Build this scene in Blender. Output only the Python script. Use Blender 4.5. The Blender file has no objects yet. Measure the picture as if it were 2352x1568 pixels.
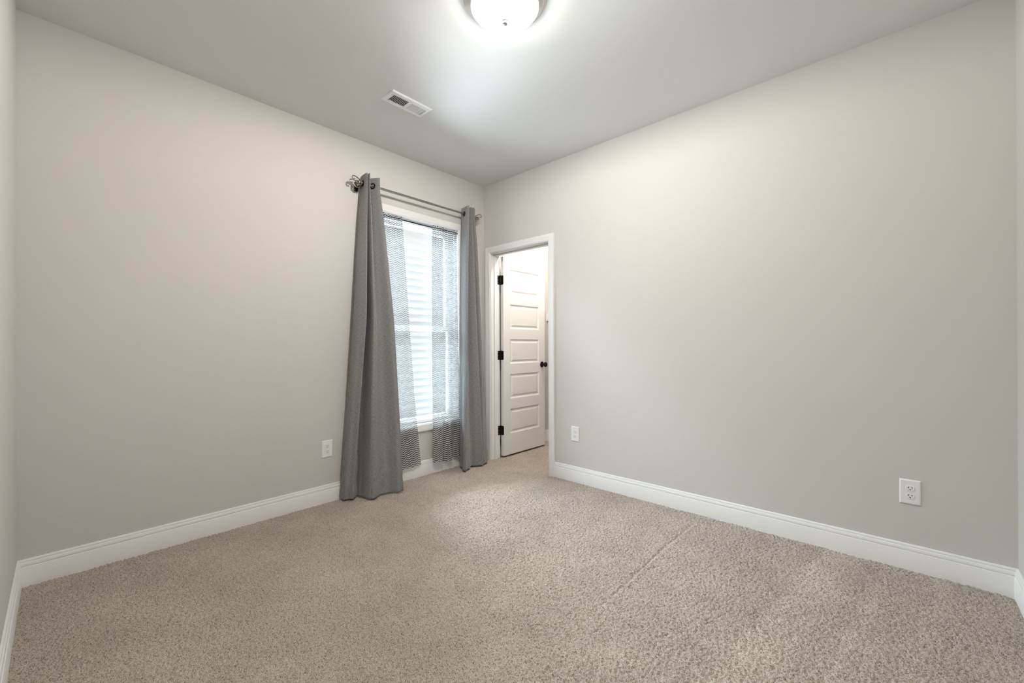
import bpy, bmesh, math, random
import numpy as np
from mathutils import Vector, Matrix

random.seed(7)
rng = np.random.default_rng(11)
SC = bpy.context.scene
COL = SC.collection
PI = math.pi

# ------------------------------------------------------------------ camera
F_PX, YAW, PIT, ROL = 955.825, 0.7438, -0.0016, -0.0035
CAM = Vector((3.0604, -2.9148, 1.1392))
PPX, PPY = 1175.54, 790.79
fw = Vector((-math.sin(YAW)*math.cos(PIT), math.cos(YAW)*math.cos(PIT), -math.sin(PIT)))
rt = Vector((math.cos(YAW), math.sin(YAW), 0)); up = rt.cross(fw)
rt2 = rt*math.cos(ROL) + up*math.sin(ROL); up2 = up*math.cos(ROL) - rt*math.sin(ROL)
cd = bpy.data.cameras.new('camera'); cam = bpy.data.objects.new('camera', cd); COL.objects.link(cam)
cd.sensor_fit = 'HORIZONTAL'; cd.sensor_width = 36.0; cd.lens = F_PX/2352*36
cd.shift_x = (1176-PPX)/2352; cd.shift_y = (PPY-784)/2352
cd.clip_start = 0.01
cam.matrix_world = Matrix(((rt2.x, up2.x, -fw.x, CAM.x), (rt2.y, up2.y, -fw.y, CAM.y), (rt2.z, up2.z, -fw.z, CAM.z), (0, 0, 0, 1)))
SC.camera = cam

# ------------------------------------------------------------------ world, lights, exposure
SC.view_settings.view_transform = 'Standard'; SC.view_settings.look = 'None'
SC.view_settings.exposure = 0.56; SC.view_settings.gamma = 1.0; SC.view_settings.use_curve_mapping = False
SKY_STRENGTH = 240.0
LAMP_RADIANCE = 40.0
BULB_W = 64.0
CLOSET_W = 33.0
W = bpy.data.worlds.new('sky'); SC.world = W; W.use_nodes = True
nt = W.node_tree; nt.nodes.clear()
out = nt.nodes.new('ShaderNodeOutputWorld'); bg = nt.nodes.new('ShaderNodeBackground')
tc = nt.nodes.new('ShaderNodeTexCoord'); sx = nt.nodes.new('ShaderNodeSeparateXYZ'); rp = nt.nodes.new('ShaderNodeValToRGB')
nt.links.new(tc.outputs['Generated'], sx.inputs[0]); 
mr = nt.nodes.new('ShaderNodeMapRange'); mr.inputs['From Min'].default_value = -1; mr.inputs['From Max'].default_value = 1
nt.links.new(sx.outputs['Z'], mr.inputs['Value']); nt.links.new(mr.outputs[0], rp.inputs[0])
els = rp.color_ramp.elements          # sunlit ground, invented dark horizon keeping the window shade from clipping, bright sky overhead
els[0].position = 0.0; els[0].color = (.70, .82, .92, 1)
els[1].position = 1.0; els[1].color = (.66, .76, .86, 1)
for p_, c_ in ((.26, (.70, .82, .92, 1)), (.37, (.0013, .00143, .00155, 1)), (.705, (.0014, .00152, .00165, 1)), (.76, (1.14, 1.28, 1.42, 1)), (.88, (.88, 1.01, 1.14, 1))):
    k_ = els.new(p_); k_.color = c_
rb = nt.nodes.new('ShaderNodeValToRGB'); nt.links.new(mr.outputs[0], rb.inputs[0])      # other side of the sky, brightness shaped for daylight on the right wall
rb.color_ramp.elements[0].position = .44; rb.color_ramp.elements[0].color = (.016, .018, .020, 1)
rb.color_ramp.elements[1].position = .56; rb.color_ramp.elements[1].color = (.020, .0225, .025, 1); 
for p_, c_ in ((.0, (.17, .20, .225, 1)), (.25, (.17, .20, .225, 1)), (.34, (.016, .018, .020, 1)), (.77, (.62, .71, .80, 1))):
    kb_ = rb.color_ramp.elements.new(p_); kb_.color = c_

my = nt.nodes.new('ShaderNodeMapRange'); my.interpolation_type = 'SMOOTHSTEP'; nt.links.new(sx.outputs['Y'], my.inputs['Value'])
my.inputs['From Min'].default_value = .02; my.inputs['From Max'].default_value = .34
mw = nt.nodes.new('ShaderNodeMix'); mw.data_type = 'RGBA'; nt.links.new(my.outputs[0], mw.inputs[0]); nt.links.new(rb.outputs[0], mw.inputs[6]); nt.links.new(rp.outputs[0], mw.inputs[7])
nt.links.new(mw.outputs[2], bg.inputs[0]); bg.inputs[1].default_value = SKY_STRENGTH
nt.links.new(bg.outputs[0], out.inputs[0])

H = 2.74; LL = 3.0521; LR = 3.4658
WT = 0.117                      # inner wall thickness
EXT = 0.17                      # outer wall thickness
WY0, WY1, WZ0, WZ1 = -1.200, -0.345, 0.45, 2.226   # window opening
CX, CY = 1.7, 1.9               # closet far corner

def lamp_light(name, kind, loc, rot, energy, color, **kw):
    d = bpy.data.lights.new(name, kind); d.energy = energy; d.color = color
    for k, v in kw.items(): setattr(d, k, v)
    o = bpy.data.objects.new(name, d); COL.objects.link(o); o.location = loc; o.rotation_euler = rot
    return o
pl = lamp_light('window_daylight', 'AREA', (-EXT-.01, (WY0+WY1)/2, (WZ0+WZ1)/2), (0, -PI/2, 0), 10, (1, 1, 1), shape='RECTANGLE', size=WZ1-WZ0, size_y=WY1-WY0)
pl.data.cycles.is_portal = True
for dx_ in (-.06, .06):      # the two bulbs inside the ceiling light
    lamp_light('bulb', 'POINT', (1.7395+dx_, -1.518, H-.039), (0, 0, 0), BULB_W, (1.0, .952, .90), shadow_soft_size=.028)
lamp_light('closet_lamp', 'POINT', (.72, .46, 2.58), (0, 0, 0), CLOSET_W, (1.0, .93, .84), shadow_soft_size=.12)

# ------------------------------------------------------------------ helpers
def lin(r, g, b):
    f = lambda c: (c/255/12.92) if c/255 <= .04045 else ((c/255+.055)/1.055)**2.4
    return (f(r), f(g), f(b), 1.0)

def new_obj(name, me, mat=None, parent=None, smooth=False):
    if mat is not None:
        me.materials.clear(); me.materials.append(mat)
    if smooth:
        me.polygons.foreach_set('use_smooth', [True]*len(me.polygons))
    o = bpy.data.objects.new(name, me); COL.objects.link(o)
    if parent is not None: o.parent = parent
    return o

def tag(o, label, cat, group=None, kind=None):
    o['label'] = label; o['category'] = cat
    if group: o['group'] = group
    if kind: o['kind'] = kind
    return o

def empty(name, loc, rz=0.0):
    o = bpy.data.objects.new(name, None); COL.objects.link(o); o.location = loc; o.rotation_euler = (0, 0, rz)
    o.empty_display_size = .05
    return o

class MB:
    def __init__(s): s.bm = bmesh.new()
    def quad(s, *pts):
        return s.bm.faces.new([s.bm.verts.new(p) for p in pts])
    def box(s, a, b, bevel=0.0, seg=2):
        x0, y0, z0 = [min(a[i], b[i]) for i in range(3)]; x1, y1, z1 = [max(a[i], b[i]) for i in range(3)]
        vs = [s.bm.verts.new(p) for p in ((x0,y0,z0),(x1,y0,z0),(x1,y1,z0),(x0,y1,z0),(x0,y0,z1),(x1,y0,z1),(x1,y1,z1),(x0,y1,z1))]
        fs = [s.bm.faces.new([vs[i] for i in f]) for f in ((3,2,1,0),(4,5,6,7),(0,1,5,4),(1,2,6,5),(2,3,7,6),(3,0,4,7))]
        if bevel > 0:
            es = list({e for f in fs for e in f.edges})
            bmesh.ops.bevel(s.bm, geom=es, offset=bevel, segments=seg, affect='EDGES', profile=.6)
        return s
    def sweep(s, path, r, n=10, closed=False, caps=True):
        """tube along path (list of Vector); r number or list"""
        P = [Vector(p) for p in path]; m = len(P); rings = []
        rr = r if isinstance(r, (list, tuple)) else [r]*m
        t = (P[1]-P[0]).normalized()
        ref = Vector((0,0,1)) if abs(t.z) < .9 else Vector((1,0,0))
        nrm = t.cross(ref).normalized()
        for i in range(m):
            if closed: t = (P[(i+1)%m]-P[(i-1)%m]).normalized()
            else: t = (P[min(i+1,m-1)]-P[max(i-1,0)]).normalized()
            nrm = (nrm - t*nrm.dot(t)).normalized(); bn = t.cross(nrm)
            rings.append([s.bm.verts.new(P[i]+(nrm*math.cos(2*PI*k/n)+bn*math.sin(2*PI*k/n))*rr[i]) for k in range(n)])
        for i in range(m if closed else m-1):
            A, B = rings[i], rings[(i+1)%m]
            for k in range(n): s.bm.faces.new((A[k], A[(k+1)%n], B[(k+1)%n], B[k]))
        if caps and not closed:
            s.bm.faces.new(list(reversed(rings[0]))); s.bm.faces.new(rings[-1])
        return s
    def lathe(s, prof, origin, axis='z', n=48, cap=True):
        """prof: list of (r, h) along the axis"""
        o = Vector(origin); rings = []
        ax = {'x': (Vector((0,1,0)), Vector((0,0,1)), Vector((1,0,0))), 'y': (Vector((0,0,1)), Vector((1,0,0)), Vector((0,1,0))), 'z': (Vector((1,0,0)), Vector((0,1,0)), Vector((0,0,1)))}[axis]
        for r, h in prof:
            if r < 1e-6: rings.append([s.bm.verts.new(o+ax[2]*h)])
            else: rings.append([s.bm.verts.new(o+ax[2]*h+(ax[0]*math.cos(2*PI*k/n)+ax[1]*math.sin(2*PI*k/n))*r) for k in range(n)])
        for A, B in zip(rings, rings[1:]):
            for k in range(n):
                k2 = (k+1) % n
                if len(A) == 1 and len(B) == 1: continue
                if len(A) == 1: s.bm.faces.new((A[0], B[k2], B[k]))
                elif len(B) == 1: s.bm.faces.new((A[k], A[k2], B[0]))
                else: s.bm.faces.new((A[k], A[k2], B[k2], B[k]))
        if cap:
            if len(rings[0]) > 1: s.bm.faces.new(list(reversed(rings[0])))
            if len(rings[-1]) > 1: s.bm.faces.new(rings[-1])
        return s
    def prism(s, loopA, loopB, caps=True):
        """two matching loops of points"""
        A = [s.bm.verts.new(p) for p in loopA]; B = [s.bm.verts.new(p) for p in loopB]; n = len(A)
        for k in range(n): s.bm.faces.new((A[k], A[(k+1)%n], B[(k+1)%n], B[k]))
        if caps: s.bm.faces.new(list(reversed(A))); s.bm.faces.new(B)
        return s
    def build(s, name, mat=None, parent=None, smooth=False, autosmooth=None):
        bmesh.ops.recalc_face_normals(s.bm, faces=s.bm.faces[:])
        me = bpy.data.meshes.new(name); s.bm.to_mesh(me); s.bm.free()
        o = new_obj(name, me, mat, parent, smooth or autosmooth is not None)
        if autosmooth is not None:
            try: me.set_sharp_from_angle(angle=math.radians(autosmooth))
            except Exception: pass
        return o

# ------------------------------------------------------------------ materials
def mat_base(name):
    m = bpy.data.materials.new(name); m.use_nodes = True
    nt = m.node_tree; b = nt.nodes['Principled BSDF']
    return m, nt, b
def N(nt, t, **kw):
    n = nt.nodes.new(t)
    for k, v in kw.items():
        if k in n.inputs: n.inputs[k].default_value = v
        else: setattr(n, k, v)
    return n
def simple(name, col, rough=.5, metal=0.0, spec=.5, bump=None, var=None):
    m, nt, b = mat_base(name)
    b.inputs['Base Color'].default_value = col; b.inputs['Roughness'].default_value = rough; b.inputs['Metallic'].default_value = metal
    b.inputs['Specular IOR Level'].default_value = spec
    if bump or var:
        tc = N(nt, 'ShaderNodeTexCoord')
    if bump:
        n = N(nt, 'ShaderNodeTexNoise'); n.inputs['Scale'].default_value = bump[0]; n.inputs['Detail'].default_value = 3
        bp = N(nt, 'ShaderNodeBump'); bp.inputs['Strength'].default_value = bump[1]; bp.inputs['Distance'].default_value = bump[2]
        nt.links.new(tc.outputs['Object'], n.inputs['Vector']); nt.links.new(n.outputs[0], bp.inputs['Height']); nt.links.new(bp.outputs[0], b.inputs['Normal'])
    if var:
        n2 = N(nt, 'ShaderNodeTexNoise'); n2.inputs['Scale'].default_value = var[0]
        r = N(nt, 'ShaderNodeValToRGB')
        r.color_ramp.elements[0].color = tuple(c*(1-var[1]) for c in col[:3])+(1,); r.color_ramp.elements[1].color = tuple(min(1, c*(1+var[1])) for c in col[:3])+(1,)
        r.color_ramp.elements[0].position = .3; r.color_ramp.elements[1].position = .7
        nt.links.new(tc.outputs['Object'], n2.inputs['Vector']); nt.links.new(n2.outputs[0], r.inputs[0]); nt.links.new(r.outputs[0], b.inputs['Base Color'])
    return m

M_WALL = simple('greige_wall_paint', (.60, .585, .557, 1), .75, spec=.25, bump=(180, .12, .002))
M_CEIL = simple('ceiling_paint', (.74, .738, .732, 1), .85, spec=.15, bump=(120, .10, .002))
M_TRIM = simple('white_trim_paint', (.80, .80, .79, 1), .38, spec=.45, bump=(60, .03, .001))
M_DOOR = simple('white_door_paint', (.78, .775, .755, 1), .42, spec=.45, bump=(90, .04, .001))
M_VINYL = simple('white_vinyl', (.82, .83, .84, 1), .35)
M_PLASTIC = simple('white_plastic', (.80, .80, .80, 1), .3, bump=(40, .01, .001))
M_DARK = simple('black_slot', (.012, .011, .010, 1), .6, spec=.2, var=(50, .2))
M_BRONZE = simple('oil_rubbed_bronze', (.018, .014, .012, 1), .32, metal=.6, var=(60, .3))
M_PEWTER = simple('brushed_pewter', (.30, .285, .265, 1), .28, metal=.9, var=(80, .12))
M_NICKEL = simple('brushed_nickel', (.55, .52, .49, 1), .3, metal=1.0, var=(40, .06))
M_METALWHITE = simple('white_enamel_metal', (.80, .81, .82, 1), .35, var=(20, .02))
M_DUCT = simple('duct_shade_dark', (.035, .035, .037, 1), .6, var=(10, .2))
M_DAMPER = simple('grey_damper_metal', (.25, .25, .26, 1), .5, var=(10, .1))

def m_carpet():
    m, nt, b = mat_base('beige_frieze_carpet'); L = nt.links.new
    tc = N(nt, 'ShaderNodeTexCoord')
    n1 = N(nt, 'ShaderNodeTexNoise'); n1.inputs['Scale'].default_value = 270; n1.inputs['Detail'].default_value = 2.0; n1.inputs['Roughness'].default_value = .6
    r1 = N(nt, 'ShaderNodeValToRGB'); e = r1.color_ramp.elements
    e[0].position = .35; e[0].color = (.16, .125, .095, 1); e[1].position = .66; e[1].color = (.53, .468, .408, 1)  # dark end paints in the shade of gaps between tufts
    k = e.new(.455); k.color = (.395, .337, .282, 1)
    L(tc.outputs['Object'], n1.inputs['Vector']); L(n1.outputs[0], r1.inputs[0])
    # nap sheen painted into colour: broad patches, vacuum lanes running off right wall
    n3 = N(nt, 'ShaderNodeTexNoise'); n3.inputs['Scale'].default_value = 3.2; n3.inputs['Detail'].default_value = 5; n3.inputs['Roughness'].default_value = .6; L(tc.outputs['Object'], n3.inputs['Vector'])
    sp = N(nt, 'ShaderNodeSeparateXYZ'); L(tc.outputs['Object'], sp.inputs[0])
    wob = N(nt, 'ShaderNodeTexNoise'); wob.inputs['Scale'].default_value = 5; wob.inputs['Detail'].default_value = 3; L(tc.outputs['Object'], wob.inputs['Vector'])
    def mth(op, a, b=None, c=None):
        n = N(nt, 'ShaderNodeMath', operation=op)
        for i, v in enumerate((a, b, c)):
            if v is None: continue
            if isinstance(v, (int, float)): n.inputs[i].default_value = v
            else: L(v, n.inputs[i])
        return n.outputs[0]
    xs_ = mth('MULTIPLY_ADD', sp.outputs[1], -.14, sp.outputs[0])        # lanes lean a little
    xs_ = mth('ADD', xs_, mth('MULTIPLY_ADD', wob.outputs[0], .10, -.05))
    lane = N(nt, 'ShaderNodeValToRGB'); xr = N(nt, 'ShaderNodeMapRange'); xr.inputs['From Min'].default_value = 1.2; xr.inputs['From Max'].default_value = 3.7; L(xs_, xr.inputs['Value']); L(xr.outputs[0], lane.inputs[0])
    le = lane.color_ramp.elements
    def pos(x): return (x-1.2)/2.5
    stops = [(1.3, .5), (1.75, .54), (1.80, .62), (1.85, .50), (2.05, .56), (2.30, .50), (2.62, .40), (2.76, .42), (2.80, .86), (2.90, .70), (2.97, .40), (3.03, .44), (3.05, .72), (3.08, .42), (3.20, .38), (3.24, .62), (3.28, .34), (3.6, .38)]
    le[0].position = pos(stops[0][0]); le[0].color = (stops[0][1],)*3+(1,); le[1].position = pos(stops[-1][0]); le[1].color = (stops[-1][1],)*3+(1,)
    for x_, v_ in stops[1:-1]:
        k_ = le.new(pos(x_)); k_.color = (v_,)*3+(1,)
    far = N(nt, 'ShaderNodeMapRange'); far.inputs['From Min'].default_value = -2.0; far.inputs['From Max'].default_value = -.9; L(sp.outputs[1], far.inputs['Value'])
    ln = mth('MULTIPLY', mth('SUBTRACT', lane.outputs[0], .5), far.outputs[0])
    amt = mth('ADD', mth('MULTIPLY_ADD', n3.outputs[0], .52, .74), mth('MULTIPLY', ln, .42))
    mr = N(nt, 'ShaderNodeMath', operation='MAXIMUM'); mr.inputs[1].default_value = .3; L(amt, mr.inputs[0])
    mx = N(nt, 'ShaderNodeVectorMath', operation='SCALE'); L(r1.outputs[0], mx.inputs[0]); L(mr.outputs[0], mx.inputs['Scale'])
    L(mx.outputs[0], b.inputs['Base Color']); b.inputs['Roughness'].default_value = .95; b.inputs['Specular IOR Level'].default_value = .1
    b.inputs['Sheen Weight'].default_value = .15
    return m
M_CARPET = m_carpet()

def m_drape():
    m, nt, b = mat_base('grey_linen_weave'); L = nt.links.new
    uv = N(nt, 'ShaderNodeUVMap')
    mp = N(nt, 'ShaderNodeMapping'); mp.inputs['Scale'].default_value = (60, 420, 1); L(uv.outputs[0], mp.inputs[0])
    mp2 = N(nt, 'ShaderNodeMapping'); mp2.inputs['Scale'].default_value = (420, 60, 1); L(uv.outputs[0], mp2.inputs[0])
    a = N(nt, 'ShaderNodeTexNoise'); a.inputs['Scale'].default_value = 1; a.inputs['Detail'].default_value = 2; L(mp.outputs[0], a.inputs['Vector'])
    c = N(nt, 'ShaderNodeTexNoise'); c.inputs['Scale'].default_value = 1; c.inputs['Detail'].default_value = 2; L(mp2.outputs[0], c.inputs['Vector'])
    s = N(nt, 'ShaderNodeMath', operation='ADD'); L(a.outputs[0], s.inputs[0]); L(c.outputs[0], s.inputs[1])
    r = N(nt, 'ShaderNodeValToRGB'); r.color_ramp.elements[0].position = .36; r.color_ramp.elements[1].position = .66
    h = N(nt, 'ShaderNodeMath', operation='MULTIPLY'); h.inputs[1].default_value = .5; L(s.outputs[0], h.inputs[0]); L(h.outputs[0], r.inputs[0])
    r.color_ramp.elements[0].color = (.155, .155, .160, 1); r.color_ramp.elements[1].color = (.33, .33, .335, 1)
    L(r.outputs[0], b.inputs['Base Color']); b.inputs['Roughness'].default_value = .85; b.inputs['Specular IOR Level'].default_value = .2
    b.inputs['Sheen Weight'].default_value = .15
    bp = N(nt, 'ShaderNodeBump'); bp.inputs['Strength'].default_value = .25; bp.inputs['Distance'].default_value = .001; L(h.outputs[0], bp.inputs['Height']); L(bp.outputs[0], b.inputs['Normal'])
    return m
M_DRAPE = m_drape()

def m_chevron():
    m = bpy.data.materials.new('chevron_voile'); m.use_nodes = True; nt = m.node_tree; nt.nodes.clear(); L = nt.links.new
    uv = N(nt, 'ShaderNodeUVMap'); sp = N(nt, 'ShaderNodeSeparateXYZ'); L(uv.outputs[0], sp.inputs[0])
    def math_(op, a, b=None, c=None):
        n = N(nt, 'ShaderNodeMath', operation=op)
        for i, v in enumerate((a, b, c)):
            if v is None: continue
            if isinstance(v, (int, float)): n.inputs[i].default_value = v
            else: L(v, n.inputs[i])
        return n.outputs[0]
    pp = math_('PINGPONG', sp.outputs[0], CH_U/2)               # 0..CH_U/2
    zz = math_('MULTIPLY', pp, CH_A/(CH_U/2))
    q = math_('ADD', sp.outputs[1], zz)
    fr = math_('FRACT', math_('DIVIDE', q, CH_V))
    white = math_('SMOOTH_MAX', math_('MULTIPLY', math_('SUBTRACT', .22, math_('ABSOLUTE', math_('SUBTRACT', fr, .5))), 12), 0.0, .1)
    white = math_('MINIMUM', white, 1.0)
    def mixc(a, b):
        n = N(nt, 'ShaderNodeMix', data_type='RGBA'); n.inputs[6].default_value = a; n.inputs[7].default_value = b; L(white, n.inputs[0]); return n.outputs[2]
    df = N(nt, 'ShaderNodeBsdfDiffuse'); L(mixc((.035, .035, .038, 1), (.82, .82, .82, 1)), df.inputs[0])
    tl = N(nt, 'ShaderNodeBsdfTranslucent'); L(mixc((.58, .58, .57, 1), (.52, .52, .51, 1)), tl.inputs[0])
    tr = N(nt, 'ShaderNodeBsdfTransparent')
    m1 = N(nt, 'ShaderNodeMixShader'); m1.inputs[0].default_value = .075; L(df.outputs[0], m1.inputs[1]); L(tl.outputs[0], m1.inputs[2])
    m2 = N(nt, 'ShaderNodeMixShader'); tf = math_('MULTIPLY_ADD', white, -.03, .23); L(tf, m2.inputs[0]); L(m1.outputs[0], m2.inputs[1]); L(tr.outputs[0], m2.inputs[2])
    o = N(nt, 'ShaderNodeOutputMaterial'); L(m2.outputs[0], o.inputs[0])
    return m
CH_U, CH_V, CH_A = .0510, .0186, .0142
M_CHEV = m_chevron()

def m_shade():
    m = bpy.data.materials.new('white_pleated_paper'); m.use_nodes = True; nt = m.node_tree; nt.nodes.clear(); L = nt.links.new
    tc = N(nt, 'ShaderNodeTexCoord'); n = N(nt, 'ShaderNodeTexNoise'); n.inputs['Scale'].default_value = 150; L(tc.outputs['Object'], n.inputs['Vector'])
    r = N(nt, 'ShaderNodeValToRGB'); r.color_ramp.elements[0].color = (.80, .81, .82, 1); r.color_ramp.elements[1].color = (.88, .89, .90, 1); L(n.outputs[0], r.inputs[0])
    df = N(nt, 'ShaderNodeBsdfDiffuse'); L(r.outputs[0], df.inputs[0])
    tl = N(nt, 'ShaderNodeBsdfTranslucent'); L(r.outputs[0], tl.inputs[0])
    tr = N(nt, 'ShaderNodeBsdfTransparent')
    m1 = N(nt, 'ShaderNodeMixShader'); m1.inputs[0].default_value = SHADE_T; L(df.outputs[0], m1.inputs[1]); L(tl.outputs[0], m1.inputs[2])
    m2 = N(nt, 'ShaderNodeMixShader'); m2.inputs[0].default_value = SHADE_A; L(m1.outputs[0], m2.inputs[1]); L(tr.outputs[0], m2.inputs[2])
    o = N(nt, 'ShaderNodeOutputMaterial'); L(m2.outputs[0], o.inputs[0])
    return m
SHADE_T, SHADE_A = .0008, .30
M_SHADE = m_shade()

def m_glass():
    m = bpy.data.materials.new('window_glass'); m.use_nodes = True; nt = m.node_tree; nt.nodes.clear(); L = nt.links.new
    tr = N(nt, 'ShaderNodeBsdfTransparent'); tr.inputs[0].default_value = (.93, .96, .95, 1)
    gl = N(nt, 'ShaderNodeBsdfGlossy'); gl.inputs['Roughness'].default_value = .02
    fr = N(nt, 'ShaderNodeFresnel'); fr.inputs[0].default_value = 1.45
    mx = N(nt, 'ShaderNodeMixShader'); L(fr.outputs[0], mx.inputs[0]); L(tr.outputs[0], mx.inputs[1]); L(gl.outputs[0], mx.inputs[2])
    o = N(nt, 'ShaderNodeOutputMaterial'); L(mx.outputs[0], o.inputs[0])
    return m
M_GLASS = m_glass()

def m_dome():
    m, nt, b = mat_base('frosted_lit_glass'); L = nt.links.new
    b.inputs['Base Color'].default_value = (.9, .88, .85, 1); b.inputs['Roughness'].default_value = .3
    tc = N(nt, 'ShaderNodeTexCoord'); n = N(nt, 'ShaderNodeTexNoise'); n.inputs['Scale'].default_value = 8; L(tc.outputs['Object'], n.inputs['Vector'])
    r = N(nt, 'ShaderNodeValToRGB'); r.color_ramp.elements[0].color = (1, .948, .89, 1); r.color_ramp.elements[1].color = (1, .957, .905, 1); L(n.outputs[0], r.inputs[0])
    L(r.outputs[0], b.inputs['Emission Color']); b.inputs['Emission Strength'].default_value = LAMP_RADIANCE
    tr = N(nt, 'ShaderNodeBsdfTransparent'); mx = N(nt, 'ShaderNodeMixShader'); mx.inputs[0].default_value = .5
    L(b.outputs[0], mx.inputs[1]); L(tr.outputs[0], mx.inputs[2]); L(mx.outputs[0], nt.nodes['Material Output'].inputs[0])
    return m
M_DOME = m_dome()

# ------------------------------------------------------------------ structure: floor
def carpet():
    st = .0042
    xs = np.arange(-.004, LR+st, st); ys = np.arange(-LL-.004, 1.25, st)
    nx, ny = len(xs), len(ys)
    X, Y = np.meshgrid(xs, ys, indexing='ij')
    X = X + rng.uniform(-.0014, .0014, X.shape); Y = Y + rng.uniform(-.0014, .0014, X.shape)
    # twisted tufts: jittered centres on an 8.4 mm grid, dark gaps where they part
    ts = .0084; gx, gy = int((LR+.1)/ts)+4, int((LL+1.4)/ts)+4
    ox, oy = -.03, -LL-.03
    TX = ox+(np.arange(gx)[:, None]+.5+rng.uniform(-.42, .42, (gx, gy)))*ts
    TY = oy+(np.arange(gy)[None, :]+.5+rng.uniform(-.42, .42, (gx, gy)))*ts
    TH = -.0050*rng.random((gx, gy))**2.2
    ci = np.floor((X-ox)/ts).astype(int); cj = np.floor((Y-oy)/ts).astype(int)
    Z = np.full(X.shape, -.02)
    for di in (-1, 0, 1):
        for dj in (-1, 0, 1):
            i = np.clip(ci+di, 0, gx-1); j = np.clip(cj+dj, 0, gy-1)
            d2 = (X-TX[i, j])**2+(Y-TY[i, j])**2
            Z = np.maximum(Z, TH[i, j]-.0105*d2/(.0060**2))
    Z = np.maximum(Z, -.015)+.0012*rng.random(X.shape)
    # slow lumps of the pile, and the long crease left by the vacuum
    for k in range(5):
        a = rng.uniform(0, 2*PI); fq = rng.uniform(14, 45); Z += .0005*np.sin(fq*(X*math.cos(a)+Y*math.sin(a))+rng.uniform(0, 6))
    xc = 2.11+.012*np.sin(3.1*Y)+.018*(Y+.8)
    fade = np.clip((Y+1.55)/.5, 0, 1)*np.clip((-.12-Y)/.25, 0, 1)
    Z += fade*(-.0065*np.exp(-((X-xc)/.0075)**2)+.0025*np.exp(-((X-xc-.016)/.012)**2))
    co = np.stack([X, Y, Z], -1).reshape(-1, 3).astype(np.float32)
    idx = np.arange(nx*ny).reshape(nx, ny)
    q = np.stack([idx[:-1, :-1], idx[1:, :-1], idx[1:, 1:], idx[:-1, 1:]], -1)
    keep = (X[:-1, :-1] < 1.0) | (Y[:-1, :-1] < .012)
    q = q[keep].astype(np.int32)
    me = bpy.data.meshes.new('floor'); nq = len(q)
    me.vertices.add(len(co)); me.vertices.foreach_set('co', co.ravel())
    me.loops.add(nq*4); me.loops.foreach_set('vertex_index', q.ravel())
    me.polygons.add(nq); me.polygons.foreach_set('loop_start', np.arange(0, nq*4, 4, dtype=np.int32))
    me.polygons.foreach_set('use_smooth', np.ones(nq, dtype=bool))
    me.update(calc_edges=True)
    return new_obj('floor', me, M_CARPET)
fl = carpet(); tag(fl, 'beige textured wall to wall carpet with vacuum streaks', 'floor', kind='structure')
b = MB(); b.box((-EXT, -LL-.1, -.06), (LR+.1, CY+.1, -.012)); o = b.build('floor', M_CARPET); tag(o, 'plain subfloor slab underneath the beige carpet', 'floor', kind='structure')

# ------------------------------------------------------------------ structure: walls
def wall_x(name, x0, x1, y0, y1, z0, z1, hole=None):
    b = MB()
    if hole is None: b.box((x0, y0, z0), (x1, y1, z1))
    else:
        a0, a1, c0, c1 = hole
        b.box((x0, y0, z0), (x1, a0, z1)); b.box((x0, a1, z0), (x1, y1, z1))
        b.box((x0, a0, c1), (x1, a1, z1))
        if c0 > z0: b.box((x0, a0, z0), (x1, a1, c0))
    bmesh.ops.remove_doubles(b.bm, verts=b.bm.verts[:], dist=1e-5)
    return b.build(name, M_WALL)
def wall_y(name, y0, y1, x0, x1, z0, z1, hole=None):
    b = MB()
    if hole is None: b.box((x0, y0, z0), (x1, y1, z1))
    else:
        a0, a1, c0, c1 = hole
        b.box((x0, y0, z0), (a0, y1, z1)); b.box((a1, y0, z0), (x1, y1, z1)); b.box((a0, y0, c1), (a1, y1, z1))
    bmesh.ops.remove_doubles(b.bm, verts=b.bm.verts[:], dist=1e-5)
    return b.build(name, M_WALL)
JX0, JX1, JZ = .101, .817, 2.045        # finished door opening
tag(wall_x('wall_left', -EXT, 0, -LL-.1, CY+.1, -.012, H, (WY0-.012, WY1+.012, WZ0-.012, WZ1+.012)), 'greige painted wall with the curtained window', 'wall', kind='structure')
tag(wall_y('wall_right', 0, WT, 0, LR+.1, -.012, H, (JX0-.02, JX1+.02, 0, JZ+.02)), 'long greige painted wall with the closet doorway', 'wall', kind='structure')
tag(wall_y('wall_near_left', -LL-.1, -LL, 0, LR+.1, -.012, H), 'sliver of greige wall at the left edge', 'wall', kind='structure')
tag(wall_x('wall_near_right', LR, LR+.1, -LL, 0, -.012, H), 'sliver of greige wall at the right edge', 'wall', kind='structure')
tag(wall_y('wall_closet_back', CY, CY+.1, 0, CX+.1, -.012, H), 'back wall inside the closet behind the door', 'wall', kind='structure')
tag(wall_x('wall_closet_side', CX, CX+.1, WT, CY, -.012, H), 'side wall inside the closet', 'wall', kind='structure')
b = MB(); b.box((-EXT, -LL-.1, H), (LR+.1, CY+.1, H+.1)); tag(b.build('ceiling', M_CEIL), 'flat grey-white painted ceiling', 'ceiling', kind='structure')

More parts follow.
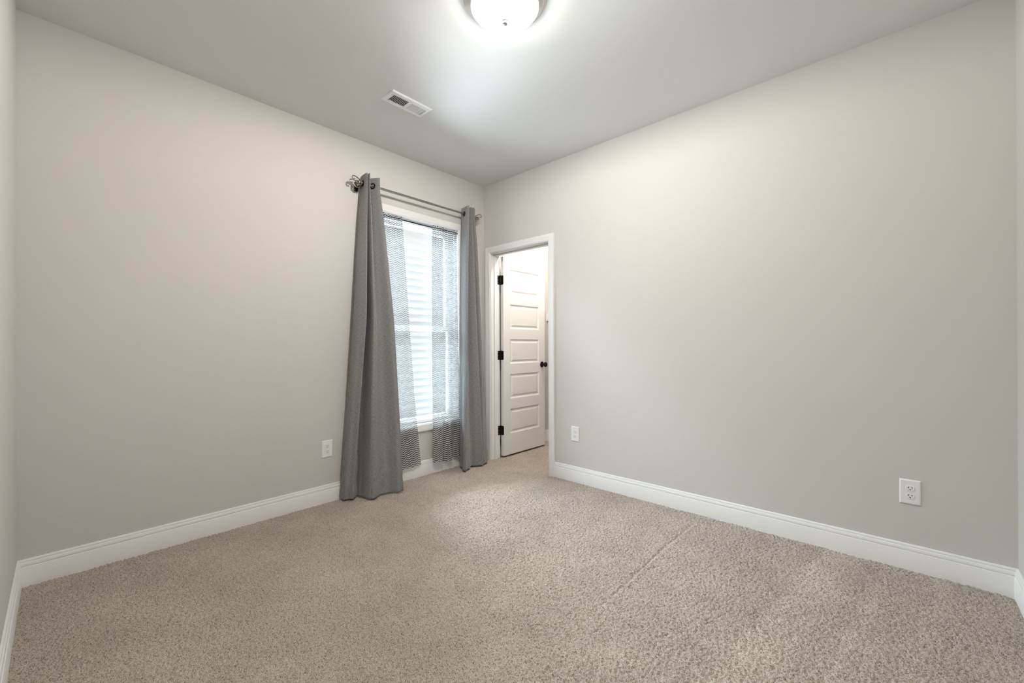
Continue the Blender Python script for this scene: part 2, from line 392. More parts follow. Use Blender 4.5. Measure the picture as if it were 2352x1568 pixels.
# ------------------------------------------------------------------ baseboards
BB = [(0.0, -.010), (.0145, -.010), (.0145, .088), (.0135, .0905), (.0105, .0918), (.0100, .0930), (.0118, .0945), (.0122, .098), (.0115, .106), (.0095, .1115), (.0068, .1130), (.0064, .1142), (.0078, .1155), (.0074, .121), (.0055, .1248), (.003, .126), (0.0, .126)]
def baseboard(name, p0, p1, nrm, m0, m1, label):
    """from p0 to p1 along the wall, nrm points into the room; m = 1 mitre for an inside corner"""
    p0 = Vector((*p0, 0)); p1 = Vector((*p1, 0)); t = (p1-p0).normalized(); n = Vector((*nrm, 0))
    A = [p0 + n*d + t*(d*m0) + Vector((0, 0, z)) for d, z in BB]; B = [p1 + n*d - t*(d*m1) + Vector((0, 0, z)) for d, z in BB]
    b = MB(); b.prism(A, B); o = b.build(name, M_TRIM, autosmooth=35); tag(o, label, 'baseboard', kind='structure'); return o
CAS_W = .063
baseboard('baseboard_left', (0, -LL), (0, 0), (1, 0), 1, 0, 'white moulded baseboard along the window wall')
baseboard('baseboard_right', (JX1+.005+CAS_W, 0), (LR, 0), (0, -1), 0, 1, 'white moulded baseboard along the long right wall')
baseboard('baseboard_near_left', (0, -LL), (LR, -LL), (0, 1), 1, 1, 'white baseboard running out at the left edge')
baseboard('baseboard_near_right', (LR, 0), (LR, -LL), (-1, 0), 1, 1, 'white baseboard running out at the right edge')
baseboard('baseboard_closet', (0, WT), (0, CY), (1, 0), 0, 0, 'white baseboard inside the closet behind the door')

# ------------------------------------------------------------------ casing, mitred frame around an opening
CP = [(0.0, 0.0), (0.0, .0085), (.002, .0105), (.006, .0108), (.0085, .0118), (.0105, .0140), (.022, .0150), (.026, .0142), (.030, .0152), (.046, .0178), (.056, .0185), (.061, .0178), (.063, .0155), (.063, 0.0)]
def casing_pts(to3, corners):
    """corners: list of (u, v, du, dv): inner corner and outward unit steps; returns loops per corner"""
    return [[to3(u+du*w, v+dv*w, d) for w, d in CP] for u, v, du, dv in corners]

# door frame -------------------------------------------------------------
df = empty('trim_1', (JX0, 0, 0)); tag(df, 'white moulded door casing and jamb around the closet doorway', 'door frame', kind='structure')
def P(o, parent):            # parent while keeping world coordinates of mesh
    o.parent = parent; o.matrix_parent_inverse = Matrix.Translation(parent.location).inverted(); return o
IX0, IX1, IZ = JX0-.005, JX1+.005, JZ+.005
b = MB()
Ls = casing_pts(lambda u, v, d: Vector((u, -d, v)), [(IX0, -.01, -1, 0), (IX0, IZ, -1, 1), (IX1, IZ, 1, 1), (IX1, -.01, 1, 0)])
for A, B in zip(Ls, Ls[1:]): b.prism(A, B)
P(b.build('casing', M_TRIM, autosmooth=30), df)
b = MB()
Ls = casing_pts(lambda u, v, d: Vector((u, WT+d, v)), [(IX0, -.01, -1, 0), (IX0, IZ, -1, 1), (IX1, IZ, 1, 1), (IX1, -.01, 1, 0)])
for A, B in zip(Ls, Ls[1:]): b.prism(A, B)
P(b.build('casing', M_TRIM, autosmooth=30), df)
b = MB()
b.box((JX0-.02, 0, -.01), (JX0, WT, JZ+.02)); b.box((JX1, 0, -.01), (JX1+.02, WT, JZ+.02)); b.box((JX0, 0, JZ), (JX1, WT, JZ+.02))
P(b.build('jamb', M_TRIM), df)
b = MB()
b.box((JX0, .040, -.01), (JX0+.011, .079, JZ), .002); b.box((JX1-.011, .040, -.01), (JX1, .079, JZ), .002); b.box((JX0+.011, .040, JZ-.011), (JX1-.011, .079, JZ), .002)
P(b.build('stop', M_TRIM), df)

# door leaf, open square to the wall ------------------------------------------------
DX, DT, DY0, DY1, DZ0, DZ1 = .144, .035, .131, .806, .016, 2.040
door = empty('door_1', (DX-DT/2, DY0, DZ0)); tag(door, 'white five panel closet door standing open', 'door', kind='structure')
def door_leaf():
    b = MB(); bm = b.bm
    x1, x0 = DX, DX-DT
    pan = []
    for k in range(5):
        zt = 1.918-.359*k; pan.append((zt-.252, zt))
    py0, py1 = .231, .703
    def face(x, s):      # s = +1 faces +x; stiles, rails and recessed raised panels
        def q(a, b_, c, d):
            pts = [(x, a, c), (x, b_, c), (x, b_, d), (x, a, d)]
            b.quad(*pts)
        q(DY0, py0, DZ0, DZ1); q(py1, DY1, DZ0, DZ1)
        zs = [DZ0]
        for z0, z1 in reversed(pan): zs += [z0, z1]
        zs.append(DZ1)
        for i in range(0, len(zs), 2): q(py0, py1, zs[i], zs[i+1])
        for z0, z1 in pan:
            rings = [(0, 0), (.004, -.0035), (.012, -.0075), (.017, -.0085), (.024, -.0082), (.036, -.0030), (.040, -.0022)]
            loops = []
            for ins, d in rings:
                xx = x + s*d
                loops.append([(xx, py0+ins, z0+ins), (xx, py1-ins, z0+ins), (xx, py1-ins, z1-ins), (xx, py0+ins, z1-ins)])
            for A, B in zip(loops, loops[1:]):
                for i in range(4): b.quad(A[i], A[(i+1) % 4], B[(i+1) % 4], B[i])
            b.quad(*loops[-1])
    face(x1, 1); face(x0, -1)
    b.quad((x0, DY0, DZ0), (x1, DY0, DZ0), (x1, DY0, DZ1), (x0, DY0, DZ1)); b.quad((x0, DY1, DZ0), (x1, DY1, DZ0), (x1, DY1, DZ1), (x0, DY1, DZ1))
    b.quad((x0, DY0, DZ0), (x1, DY0, DZ0), (x1, DY1, DZ0), (x0, DY1, DZ0)); b.quad((x0, DY0, DZ1), (x1, DY0, DZ1), (x1, DY1, DZ1), (x0, DY1, DZ1))
    bmesh.ops.remove_doubles(bm, verts=bm.verts[:], dist=1e-5)
    return b.build('leaf', M_DOOR)
P(door_leaf(), door)
def rounded_plate(b, to3, w, h, r, t, n=5):
    pts = []
    for cx, cy, a0 in ((w/2-r, h/2-r, 0), (-w/2+r, h/2-r, 90), (-w/2+r, -h/2+r, 180), (w/2-r, -h/2+r, 270)):
        for i in range(n+1):
            a = math.radians(a0+90*i/n); pts.append((cx+r*math.cos(a), cy+r*math.sin(a)))
    b.prism([to3(u, v, 0) for u, v in pts], [to3(u, v, t) for u, v in pts])
for zc in (1.800, 1.036, .274):
    hb = MB(); hh = .092
    # leaf let into the jamb, leaf on the door edge, knuckle between
    rounded_plate(hb, lambda u, v, d: Vector((JX0-.001+d*1.5, WT-.0165+u, zc+v)), .036, hh, .007, .0025)
    rounded_plate(hb, lambda u, v, d: Vector((DX-.0165+u, DY0+.001-d*1.5, zc+v)), .036, hh, .007, .0025)
    hb.sweep([(JX0+.010, WT+.008, zc-hh/2-.003), (JX0+.010, WT+.008, zc+hh/2+.003)], .0062, 12)
    hb.box((JX0+.001, WT-.001, zc-hh/2), (JX0+.012, WT+.0095, zc+hh/2)); hb.box((JX0+.006, WT+.003, zc-hh/2), (DX-.03, DY0-.0005, zc+hh/2))
    hg = P(hb.build('hinge', M_BRONZE, autosmooth=35), door); hg['label'] = 'dark bronze hinge'
    for s in (-.032, 0, .032):
        sb = MB(); sb.lathe([(0, .0022), (.003, .0018), (.0038, 0)], (JX0+.0028, WT-.020, zc+s), 'x', 12, False); P(sb.build('screw', M_PEWTER, smooth=True), hg)
        hgc = hg
kb = MB(); kz, ky = .922, .752
kb.lathe([(.0325, 0), (.0325, .003), (.030, .007), (.022, .010), (.013, .012), (.0115, .030), (.014, .036), (.024, .042), (.0285, .050), (.0275, .058), (.021, .064), (.010, .067), (0, .0675)], (DX-.0005, ky, kz), 'x', 40)
k = P(kb.build('knob', M_BRONZE, autosmooth=40), door); k['label'] = 'dark bronze round door knob'
kb = MB(); kb.lathe([(.0325, 0), (.0325, -.003), (.030, -.007), (.022, -.010), (.013, -.012), (.0115, -.030), (.014, -.036), (.024, -.042), (.0285, -.050), (.0275, -.058), (.021, -.064), (.010, -.067), (0, -.0675)], (DX-DT+.0005, ky, kz), 'x', 40)
k = P(kb.build('knob', M_BRONZE, autosmooth=40), door); k['label'] = 'dark bronze round door knob'

# ------------------------------------------------------------------ window
win = empty('window_1', (0, (WY0+WY1)/2, WZ0)); tag(win, 'white cased window behind the curtains on the left wall', 'window', kind='structure')
b = MB()
Ls = casing_pts(lambda u, v, d: Vector((d, u, v)), [(WY0, WZ0, -1, -1), (WY0, WZ1, -1, 1), (WY1, WZ1, 1, 1), (WY1, WZ0, 1, -1)])
for i in range(4): b.prism(Ls[i], Ls[(i+1) % 4], caps=False)
P(b.build('casing', M_TRIM, autosmooth=30), win)
b = MB(); th = .012
b.box((-EXT, WY0-th, WZ0-th), (.001, WY0, WZ1+th)); b.box((-EXT, WY1, WZ0-th), (.001, WY1+th, WZ1+th)); b.box((-EXT, WY0, WZ1), (.001, WY1, WZ1+th)); b.box((-EXT, WY0, WZ0-th), (.001, WY1, WZ0))
P(b.build('jamb_liner', M_TRIM), win)
ZM = 1.295
def sash(x, z0, z1):
    b = MB(); w = .045
    b.box((x-.017, WY0, z0), (x+.017, WY0+w, z1), .003); b.box((x-.017, WY1-w, z0), (x+.017, WY1, z1), .003)
    b.box((x-.017, WY0+w, z0), (x+.017, WY1-w, z0+w), .003); b.box((x-.017, WY0+w, z1-w), (x+.017, WY1-w, z1), .003)
    s = P(b.build('sash', M_VINYL), win)
    g = MB(); g.box((x-.003, WY0+w-.004, z0+w-.004), (x+.003, WY1-w+.004, z1-w+.004)); P(g.build('pane', M_GLASS), s)
sash(-.148, ZM-.022, WZ1); sash(-.112, WZ0, ZM+.022)

# pleated shade ----------------------------------------------------------
sh = empty('window_shade', (-.055, (WY0+WY1)/2, WZ1)); tag(sh, 'white pleated paper shade filling the window behind the chevron sheers', 'blind')
b = MB(); y0, y1 = WY0+.006, WY1-.006
zz = [WZ1-.028]; n = 0
pts = []
z = WZ1-.028; i = 0
while z > WZ0+.030:
    amp = .0115*min(1, max(.12, (WZ1-.10-z)/.10)) ; pts.append((-.055+(amp if i % 2 else -amp), z)); z -= .0315; i += 1
pts.append((-.055, WZ0+.026))
for (xa, za), (xb, zb) in zip(pts, pts[1:]):
    b.quad((xa, y0, za), (xa, y1, za), (xb, y1, zb), (xb, y0, zb))
bmesh.ops.remove_doubles(b.bm, verts=b.bm.verts[:], dist=1e-5)
P(b.build('pleated_fabric', M_SHADE), sh)
b = MB(); b.box((-.078, y0, WZ1-.030), (-.040, y1, WZ1-.001), .003); P(b.build('head_rail', M_VINYL), sh)
b = MB(); b.box((-.070, y0, WZ0+.002), (-.040, y1, WZ0+.028), .004); P(b.build('bottom_rail', M_VINYL), sh)

# ------------------------------------------------------------------ cloth
def catmull(pts, n):
    P_ = np.array(pts, float); m = len(P_)
    ext = np.vstack([2*P_[0]-P_[1], P_, 2*P_[-1]-P_[-2]])
    ts = np.linspace(0, m-1-1e-9, n); k = ts.astype(int); f = (ts-k)[:, None]
    p0, p1, p2, p3 = ext[k], ext[k+1], ext[k+2], ext[k+3]
    return .5*((2*p1)+(-p0+p2)*f+(2*p0-5*p1+4*p2-p3)*f**2+(-p0+3*p1-3*p2+p3)*f**3)

def cloth(name, stations, nu, nv, mat, wobble=None, holes=None, thick=.002, parent=None, u_scale=None, ztop=None, zbot=None):
    """stations: list of (t, plan points) from top t=0 to bottom t=1; ztop/zbot: functions of s in 0..1 (or numbers)"""
    S = [(t, catmull(p, nu)) for t, p in stations]
    tv = np.linspace(0, 1, nv); s = np.linspace(0, 1, nu)
    zt = ztop(s) if callable(ztop) else np.full(nu, ztop); zb = zbot(s) if callable(zbot) else np.full(nu, zbot)
    V = np.zeros((nv, nu, 3))
    T = [a for a, _ in S]
    for j, t in enumerate(tv):
        k = max(0, min(len(S)-2, int(np.searchsorted(T, t, side='right'))-1))
        f = (t-T[k])/(T[k+1]-T[k]); 
        V[j, :, :2] = S[k][1]*(1-f)+S[k+1][1]*f
        V[j, :, 2] = zt*(1-t)+zb*t
    if wobble is not None: V = wobble(V, tv, s)
    mid = V[nv//2]; al = np.concatenate([[0], np.cumsum(np.linalg.norm(np.diff(mid, axis=0), axis=1))])
    if u_scale: al = s*u_scale
    idx = np.arange(nv*nu).reshape(nv, nu)
    q = np.stack([idx[:-1, :-1], idx[1:, :-1], idx[1:, 1:], idx[:-1, 1:]], -1).reshape(-1, 4)
    C = (V[:-1, :-1]+V[1:, 1:]).reshape(-1, 3)/2
    keep = np.ones(len(q), bool)
    for h in holes or []:
        keep &= np.linalg.norm(C-np.array(h[0]), axis=1) > h[1]
    q = q[keep]
    me = bpy.data.meshes.new(name); me.from_pydata(V.reshape(-1, 3).tolist(), [], q.tolist())
    uvl = me.uv_layers.new(name='UVMap'); U = np.tile(al, nv); Z = V[..., 2].reshape(-1)
    li = q.ravel(); uvl.data.foreach_set('uv', np.stack([U[li], Z[li]], -1).astype(np.float32).ravel())
    o = new_obj(name, me, mat, parent, True)
    if thick:
        md = o.modifiers.new('thickness', 'SOLIDIFY'); md.thickness = thick; md.offset = 0
    return o, V

ROD_X, ROD_Z = .085, 2.375
def lerp_plan(a, b, f): return [(p[0]*(1-f)+q[0]*f, p[1]*(1-f)+q[1]*f) for p, q in zip(a, b)]
def grommets(V, parent, nmax, zc=ROD_Z):
    """where the fabric crosses the rod"""
    nv, nu, _ = V.shape
    j = int(np.argmin(np.abs(V[:, nu//2, 2]-zc))); row = V[j]
    out = []
    for i in range(3, nu-3):
        if (row[i, 0]-ROD_X)*(row[i+1, 0]-ROD_X) <= 0:
            f = (ROD_X-row[i, 0])/(row[i+1, 0]-row[i, 0]+1e-12); y = row[i, 1]*(1-f)+row[i+1, 1]*f
            t = Vector((row[i+2, 0]-row[i-2, 0], row[i+2, 1]-row[i-2, 1], 0)).normalized()
            out.append((Vector((ROD_X, y, zc)), t))
    return out[:nmax]
def add_grommets(gs, parent):
    for c, t in gs:
        n = Vector((t.y, -t.x, 0)); b = MB(); prof = [(.0140, .0030), (.0150, .0042), (.0190, .0046), (.0230, .0036), (.0245, .0006), (.0245, -.0006), (.0230, -.0036), (.0190, -.0046), (.0150, -.0042), (.0140, -.0030)]
        m = 32; rings = []
        for r, h in prof: rings.append([b.bm.verts.new(c+n*h+(t*math.cos(2*PI*k/m)+Vector((0, 0, 1))*math.sin(2*PI*k/m))*r) for k in range(m)])
        for i in range(len(rings)):
            A, B = rings[i], rings[(i+1) % len(rings)]
            for k in range(m): b.bm.faces.new((A[k], A[(k+1) % m], B[(k+1) % m], B[k]))
        P(b.build('grommet', M_BRONZE, smooth=True), parent)

def drape(label, top, bot, zt, zb, hemseed, mid=None):
    sts = [(0, top), (.04, top)]
    for f in (.15, .3, .45, .6, .75, .9, 1.0):
        sts.append((f, lerp_plan(top, bot, ease(f)) if mid is None else (lerp_plan(top, mid, f/.45) if f <= .45 else lerp_plan(mid, bot, (f-.45)/.55))))
    root = empty('grommet_curtain', (bot[len(bot)//2][0], bot[len(bot)//2][1], 0)); tag(root, label, 'curtain')
    r2 = np.random.default_rng(hemseed); ph = r2.uniform(0, 6, 6)
    def wob(V, tv, s):
        for j, t in enumerate(tv):
            a = .0060*t
            V[j, :, 0] += a*(np.sin(9*s*6+ph[0]+2*t)+.6*np.sin(23*s+ph[1]-5*t))
            V[j, :, 1] += a*.7*(np.sin(14*s+ph[2]+4*t))
            if t > .9:   # crumples just above the hem
                g = (t-.9)/.1; V[j, :, 0] += .004*math.sin(PI*g)*np.sin(40*s+ph[3]+9*g)
        return V
    _, V = cloth('tmp', sts, 220, 260, M_DRAPE, wob, None, 0, None, None, zt, zb)
    tmp = bpy.data.objects['tmp']; me = tmp.data; bpy.data.objects.remove(tmp); bpy.data.meshes.remove(me)
    gs = grommets(V, root, 8)
    o, V = cloth('fabric', sts, 420, 420, M_DRAPE, wob, [(tuple(c), .0165) for c, t in gs], .0022, None, None, zt, zb)
    P(o, root); add_grommets(gs, root)
    return root
def ease(f): return f**.85

topL = [(.040, -1.342), (.070, -1.348), (.125, -1.352), (.150, -1.347), (.085, -1.343), (.030, -1.341), (.085, -1.337), (.138, -1.334), (.150, -1.327), (.030, -1.308), (.085, -1.268), (.115, -1.251), (.135, -1.235)]
midL = [(.030, -1.405), (.075, -1.418), (.140, -1.395), (.168, -1.366), (.060, -1.361), (.012, -1.343), (.060, -1.325), (.168, -1.321), (.180, -1.298), (.120, -1.255), (.115, -1.225), (.165, -1.180), (.190, -1.150)]
botL = [(.022, -1.512), (.085, -1.506), (.105, -1.470), (.112, -1.440), (.090, -1.420), (.085, -1.400), (.118, -1.385), (.205, -1.365), (.225, -1.345), (.190, -1.270), (.195, -1.220), (.240, -1.150), (.250, -1.105)]
drape('grey linen-look grommet curtain at the left side of the window', topL, botL, 2.437, .012, 3, midL)
topR = [(.040, -.330), (.062, -.332), (.085, -.334), (.130, -.345), (.152, -.334), (.100, -.320), (.040, -.312), (.100, -.300), (.142, -.288), (.050, -.278), (.120, -.270), (.142, -.260), (.060, -.250), (.125, -.236), (.050, -.226)]
botR = [(.085, -.400), (.130, -.408), (.170, -.441), (.205, -.446), (.215, -.430), (.180, -.370), (.150, -.315), (.172, -.275), (.200, -.230), (.185, -.200), (.182, -.175), (.178, -.150), (.150, -.110), (.120, -.080), (.080, -.066)]
drape('grey linen-look grommet curtain beside the closet door', topR, botR, 2.437, .012, 5)

# curtain rod ------------------------------------------------------------
rod = empty('curtain_rod', (ROD_X, -.78, ROD_Z)); tag(rod, 'pewter curtain rod with scroll finials above the window', 'curtain rod')
RY0, RY1 = -1.368, -.205
b = MB(); b.sweep([(ROD_X, RY0, ROD_Z), (ROD_X, -.70, ROD_Z)], .0095, 20); P(b.build('outer_tube', M_PEWTER, autosmooth=40), rod)
b = MB(); b.sweep([(ROD_X, -.72, ROD_Z), (ROD_X, RY1, ROD_Z)], .0080, 20); P(b.build('inner_tube', M_PEWTER, autosmooth=40), rod)
for y in (-1.362, -.214):
    b = MB(); b.box((0, y-.014, ROD_Z-.045), (.004, y+.014, ROD_Z+.025), .0015)
    b.box((.004, y-.006, ROD_Z-.022), (ROD_X+.004, y+.006, ROD_Z-.012), .001)
    b.sweep([(ROD_X+.013*math.cos(a), y, ROD_Z+.013*math.sin(a)) for a in [math.radians(d) for d in range(-200, 21, 20)]], .0035, 8)
    b.sweep([(ROD_X-.004, y, ROD_Z-.024), (ROD_X-.004, y, ROD_Z-.040)], .006, 10)
    P(b.build('bracket', M_BRONZE, autosmooth=40), rod)
def spiral(c, r0, r1, a0, a1, n):
    return [(c[0]+(r0+(r1-r0)*i/n)*math.cos(math.radians(a0+(a1-a0)*i/n)), c[1]+(r0+(r1-r0)*i/n)*math.sin(math.radians(a0+(a1-a0)*i/n))) for i in range(n+1)]
def finial(y, s):
    f = MB()
    f.lathe([(0, 0), (.011, 0), (.011, s*.010), (.007, s*.014), (.007, s*.024), (.010, s*.028), (.0105, s*.034), (.006, s*.042), (0, s*.044)], (ROD_X, y, ROD_Z), 'y', 20, False)
    fo = P(f.build('finial', M_PEWTER, smooth=True), rod)
    # each scroll: a long back curve hooking at the outer end and curling tight at the inner end
    path = [(.027, -.013), (.018, -.014), (.022, -.003), (.040, -.001), (.046, -.013), (.034, -.027), (.010, -.032), (-.006, -.020), (-.006, -.004), (.014, .015), (.046, .030), (.070, .034), (.087, .027), (.091, .014), (.082, .005), (.068, .005), (.064, .011)]
    P2 = catmull(path, 110)
    for dx, dz in ((.015, .003), (-.015, -.013)):
        m = MB(); pts = []
        for a, z in P2:
            pts.append(Vector((ROD_X+dx*(1+(a-.03)*4), y+s*(a*.8+.002), ROD_Z+z*.8+dz)))
        m.sweep(pts, [.0026+.0018*math.sin(PI*i/(len(pts)-1)) for i in range(len(pts))], 10)
        P(m.build('scroll', M_PEWTER, smooth=True), fo)
finial(RY0, -1); finial(RY1, 1)

# chevron sheers ---------------------------------------------------------
tr = empty('tension_rod', (-.010, (WY0+WY1)/2, 2.203)); tag(tr, 'thin dark tension rod inside the window carrying the chevron sheers', 'curtain rod')
b = MB(); b.sweep([(-.010, WY0+.012, 2.203), (-.010, WY1-.012, 2.203)], .0052, 14); P(b.build('tube', M_BRONZE, autosmooth=40), tr)
for y, y2 in ((WY0, WY0+.014), (WY1, WY1-.014)):
    b = MB(); b.sweep([(-.010, y, 2.203), (-.010, y2, 2.203)], .008, 14); P(b.build('end_cap', M_BRONZE, autosmooth=40), tr)
def sheer(label, top, mids, bot, zb, seed, ruf):
    n = len(top)
    sts = [(0, top)]+mids+[(1, bot)]
    root = empty('sheer_curtain', (bot[n//2][0], bot[n//2][1], .1)); tag(root, label, 'curtain')
    r2 = np.random.default_rng(seed); ph = r2.uniform(0, 6, 8)
    def wob(V, tv, s):
        for j, t in enumerate(tv):
            a = ruf*math.exp(-t/.05)+.0022*math.exp(-t/.25)
            V[j, :, 0] += a*(np.sin(2*PI*17*s+ph[0])+.5*np.sin(2*PI*29*s+ph[1]+8*t))
            V[j, :, 2] += .006*math.exp(-t/.006)*(np.sin(2*PI*13*s+ph[3])+.7*np.sin(2*PI*31*s+ph[4]))
            c = .004*min(1, t*4)
            V[j, :, 0] += c*np.sin(2*PI*3.3*s+ph[2]+1.2*t)
        return V
    o, V = cloth('fabric', sts, 260, 360, M_CHEV, wob, None, 0, None, None, 2.222, zb)
    P(o, root); return root
tL = [(-.006, -1.185), (-.004, -1.12), (-.006, -1.03), (-.004, -.945)]
bL = [(.040, -1.10), (.046, -1.00), (.040, -.90), (.042, -.800)]
sheer('grey and white chevron sheer hanging at the left of the window', tL, [(.33, [(.008, -1.175), (.010, -1.10), (.008, -1.0), (.010, -.906)]), (.70, [(.028, -1.15), (.030, -1.05), (.028, -.96), (.030, -.860)])], bL, .106, 21, .0035)
tR = [(-.006, -.640), (-.002, -.600), (-.004, -.540), (-.006, -.500), (-.008, -.470), (-.003, -.420), (-.006, -.355)]
mR = [(.022, -.664), (.040, -.615), (.030, -.560), (.012, -.535), (.030, -.480), (.018, -.440), (.026, -.365)]
bR = [(.046, -.674), (.078, -.625), (.070, -.575), (.038, -.545), (.062, -.480), (.036, -.440), (.052, -.350)]
sheer('grey and white chevron sheer hanging at the right of the window', tR, [(.16, lerp_plan(tR, mR, .35)), (.55, mR)], bR, lambda s: .098-.012*s+.010*np.sin(9*s), 33, .0035)

# ------------------------------------------------------------------ outlets
def make_outlet(name, label, loc, rz):
    """built facing -y, plate in the xz plane"""
    r = empty(name, loc, rz); tag(r, label, 'outlet', 'duplex wall outlets')
    w, h, t = .0795, .1245, .0062
    b = MB(); lo = [(-w/2, -h/2), (w/2, -h/2), (w/2, h/2), (-w/2, h/2)]
    L = []
    for ins, d in ((0, 0), (0, .0018), (.0012, .0034), (.0045, .0056), (.0065, t)):
        L.append([Vector((x-math.copysign(ins, x), -d, z-math.copysign(ins, z))) for x, z in lo])
    for A, B in zip(L, L[1:]): b.prism(A, B, caps=False)
    b.quad(*L[-1]); b.build('cover_plate', M_PLASTIC, r, autosmooth=40)
    for zc in (.0195, -.0195):
        b = MB(); pts = []
        R, fl = .0172, .0142
        for i in range(48):
            a = 2*PI*i/48; pts.append((R*math.cos(a), max(-fl, min(fl, R*math.sin(a)))))
        def lp(k, d): return [Vector((x*k, -d, zc+z*k)) for x, z in pts]
        b.prism(lp(1, t-.001), lp(1, t+.0012), caps=False); b.prism(lp(1, t+.0012), lp(.93, t+.0020), caps=False)
        b.bm.faces.new([b.bm.verts.new(p) for p in lp(.93, t+.0020)])
        rc = b.build('receptacle', M_PLASTIC, r, autosmooth=40)
        # dark seam around the receptacle opening in the plate
        for x, hh in ((-.0064, .0074), (.0064, .0062)):
            b = MB(); b.box((x-.0013, -t-.0026, zc+.0042-hh/2), (x+.0013, -t-.0018, zc+.0042+hh/2)); b.build('slot', M_DARK, rc)
        b = MB(); pp = [(.0027*math.cos(math.radians(a)), .0027*math.sin(math.radians(a))) for a in range(0, 181, 20)]+[(-.0027, -.002), (.0027, -.002)]
        b.prism([Vector((x, -t-.0018, zc-.0068+z)) for x, z in pp], [Vector((x, -t-.0026, zc-.0068+z)) for x, z in pp]); b.build('ground_hole', M_DARK, rc)
    b = MB(); b.lathe([(.0034, -t+.0005), (.0034, -t-.0006), (.0022, -t-.0013), (0, -t-.0014)], (0, 0, 0), 'y', 16, False); b.build('screw', M_PLASTIC, r, smooth=True)
    return r
src = make_outlet('wall_outlet', 'white duplex outlet on the right wall near the right edge', (3.115, 0, .3895), 0)
def copy_tree(o, parent=None):
    c = o.copy(); COL.objects.link(c)
    if parent is not None: c.parent = parent
    for ch in list(o.children): copy_tree(ch, c)
    return c
for loc, rz, lab in (((1.096, 0, .397), 0, 'white duplex outlet on the right wall just right of the closet door'), ((0, -1.590, .386), PI/2, 'white duplex outlet on the left wall beside the grey curtain')):
    c = copy_tree(src); c.location = loc; c.rotation_euler = (0, 0, rz); c['label'] = lab

# ------------------------------------------------------------------ ceiling vent
VX0, VX1, VY0, VY1 = .615, .761, -1.503, -1.200
vt = empty('ceiling_vent', ((VX0+VX1)/2, (VY0+VY1)/2, H)); tag(vt, 'white rectangular air vent with louvers in the ceiling', 'vent')
SX0, SX1 = .645, .723; B1 = (-1.468, -1.358); B2 = (-1.338, -1.228)
b = MB()
zt = H-.006
def ringq(z0, r0, z1, r1):
    A = [(r0[0], r0[2], z0), (r0[1], r0[2], z0), (r0[1], r0[3], z0), (r0[0], r0[3], z0)]; B = [(r1[0], r1[2], z1), (r1[1], r1[2], z1), (r1[1], r1[3], z1), (r1[0], r1[3], z1)]
    for i in range(4): b.quad(A[i], A[(i+1) % 4], B[(i+1) % 4], B[i])
R0 = (VX0, VX1, VY0, VY1); ins = lambda d: (VX0+d, VX1-d, VY0+d, VY1-d)
ringq(H-.0005, R0, H-.0025, R0); ringq(H-.0025, R0, H-.0075, ins(.009)); ringq(H-.0075, ins(.009), zt-.0010, ins(.016))
zf = zt-.0010; a = ins(.016)
def rq(x0, x1, y0, y1): b.quad((x0, y0, zf), (x1, y0, zf), (x1, y1, zf), (x0, y1, zf))
rq(a[0], SX0, a[2], a[3]); rq(SX1, a[1], a[2], a[3]); rq(SX0, SX1, a[2], B1[0]); rq(SX0, SX1, B1[1], B2[0]); rq(SX0, SX1, B2[1], a[3])
for B_ in (B1, B2):
    A = [(SX0, B_[0]), (SX1, B_[0]), (SX1, B_[1]), (SX0, B_[1])]
    for i in range(4): p, q_ = A[i], A[(i+1) % 4]; b.quad((p[0], p[1], zf), (q_[0], q_[1], zf), (q_[0], q_[1], H-.001), (p[0], p[1], H-.001))
bmesh.ops.remove_doubles(b.bm, verts=b.bm.verts[:], dist=1e-5)
P(b.build('frame', M_METALWHITE), vt)
def louvers(B_, tilt):
    m = MB(); n = 10; st = (B_[1]-B_[0])/n
    for i in range(n+1):
        y = B_[0]+st*i; dy = tilt*.0065
        y0 = min(max(y-dy/2, B_[0]), B_[1]); 
        m.prism([(SX0, y-.0014-dy*.5, zf), (SX0, y+.0014-dy*.5, zf), (SX0, y+.0010+dy*.5, H-.0012), (SX0, y-.0010+dy*.5, H-.0012)], [(SX1, y-.0014-dy*.5, zf), (SX1, y+.0014-dy*.5, zf), (SX1, y+.0010+dy*.5, H-.0012), (SX1, y-.0010+dy*.5, H-.0012)])
    P(m.build('louver_bank', M_METALWHITE), vt)
louvers(B1, 1); louvers(B2, -1)
b = MB(); b.quad((SX0-.004, B1[0]-.006, H-.0008), (SX1+.004, B1[0]-.006, H-.0008), (SX1+.004, B1[1]+.006, H-.0008), (SX0-.004, B1[1]+.006, H-.0008))
P(b.build('duct_shade_sheet', M_DUCT), vt)  # flat dark sheet, the shade inside the duct put into its colour
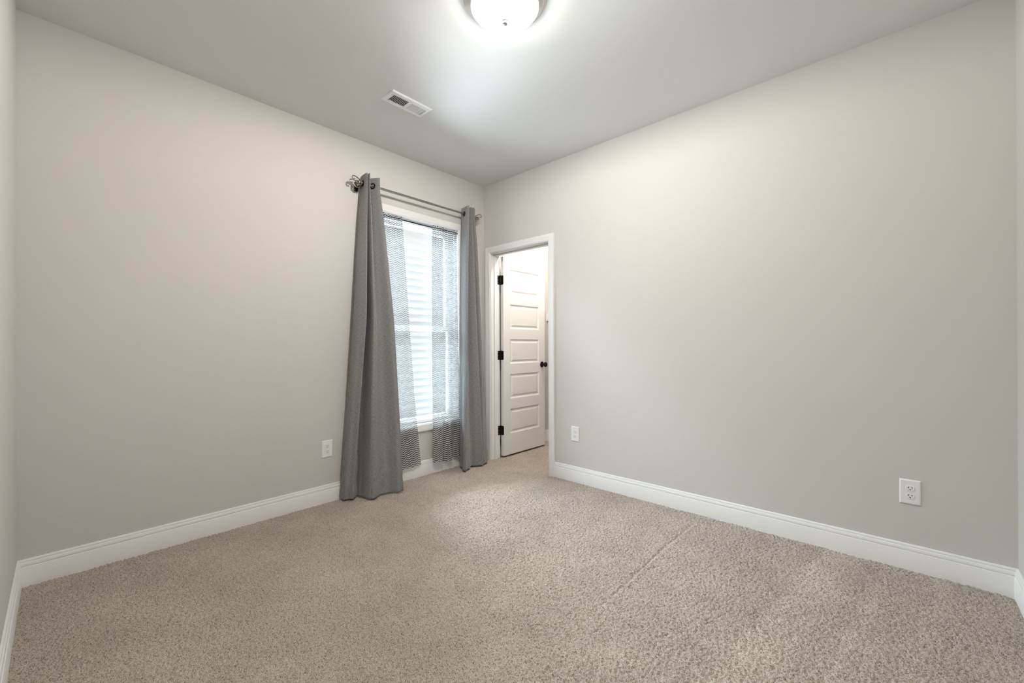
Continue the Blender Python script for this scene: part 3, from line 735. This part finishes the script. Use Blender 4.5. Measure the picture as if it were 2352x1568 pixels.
b = MB(); b.quad((SX0-.004, B2[0]-.006, H-.0008), (SX1+.004, B2[0]-.006, H-.0008), (SX1+.004, B2[1]+.006, H-.0008), (SX0-.004, B2[1]+.006, H-.0008))
P(b.build('damper_blade', M_DAMPER), vt)
for y in (VY0+.024, VY1-.018):
    b = MB(); b.lathe([(0, -.0022), (.003, -.0017), (.0042, 0)], ((SX0+SX1)/2-.012, y, zf), 'z', 14, False); P(b.build('screw', M_METALWHITE, smooth=True), vt)

# ------------------------------------------------------------------ ceiling light
LX, LY = 1.7395, -1.518
cl = empty('ceiling_light', (LX, LY, H)); tag(cl, 'flush mount ceiling light with nickel pan and glowing frosted dome', 'ceiling light')
b = MB(); b.lathe([(0, 0), (.193, 0), (.1935, -.004), (.190, -.009), (.183, -.011), (.180, -.015), (.180, -.019), (.176, -.024), (.168, -.030), (.163, -.038), (.160, -.042), (.156, -.043), (.155, -.040), (.158, -.030), (.150, -.020), (0, -.018)], (LX, LY, H), 'z', 96, False)
P(b.build('pan', M_NICKEL, autosmooth=50), cl)
b = MB(); prof = []
Rd, dep, z0 = .1515, .064, -.038
for i in range(25):
    a = math.radians(90*i/24); prof.append((Rd*math.cos(a)**.9 if i < 24 else 0, z0-dep*math.sin(a)))
b.lathe(prof, (LX, LY, H), 'z', 96, False); P(b.build('dome', M_DOME, smooth=True), cl)
b = MB(); zb_ = z0-dep
b.lathe([(.0165, zb_+.003), (.0168, zb_-.002), (.0160, zb_-.0045), (.0132, zb_-.006), (.0128, zb_-.010), (.0125, zb_-.013), (.0115, zb_-.0165), (.007, zb_-.0185), (0, zb_-.019)], (LX, LY, H), 'z', 40, False); P(b.build('finial', M_NICKEL, smooth=True), cl)

# ------------------------------------------------------------------ closet shelf on the left closet wall
sf = empty('closet_shelf', (.0, 1.5, 1.52)); tag(sf, 'white closet shelf end just visible past the open door', 'shelf')
b = MB(); b.box((0, 1.02, 1.425), (.018, CY, 1.515), .002); P(b.build('cleat', M_TRIM), sf)
b = MB(); b.box((0, 1.06, 1.515), (CX, CY, 1.534), .002); P(b.build('board', M_TRIM), sf)
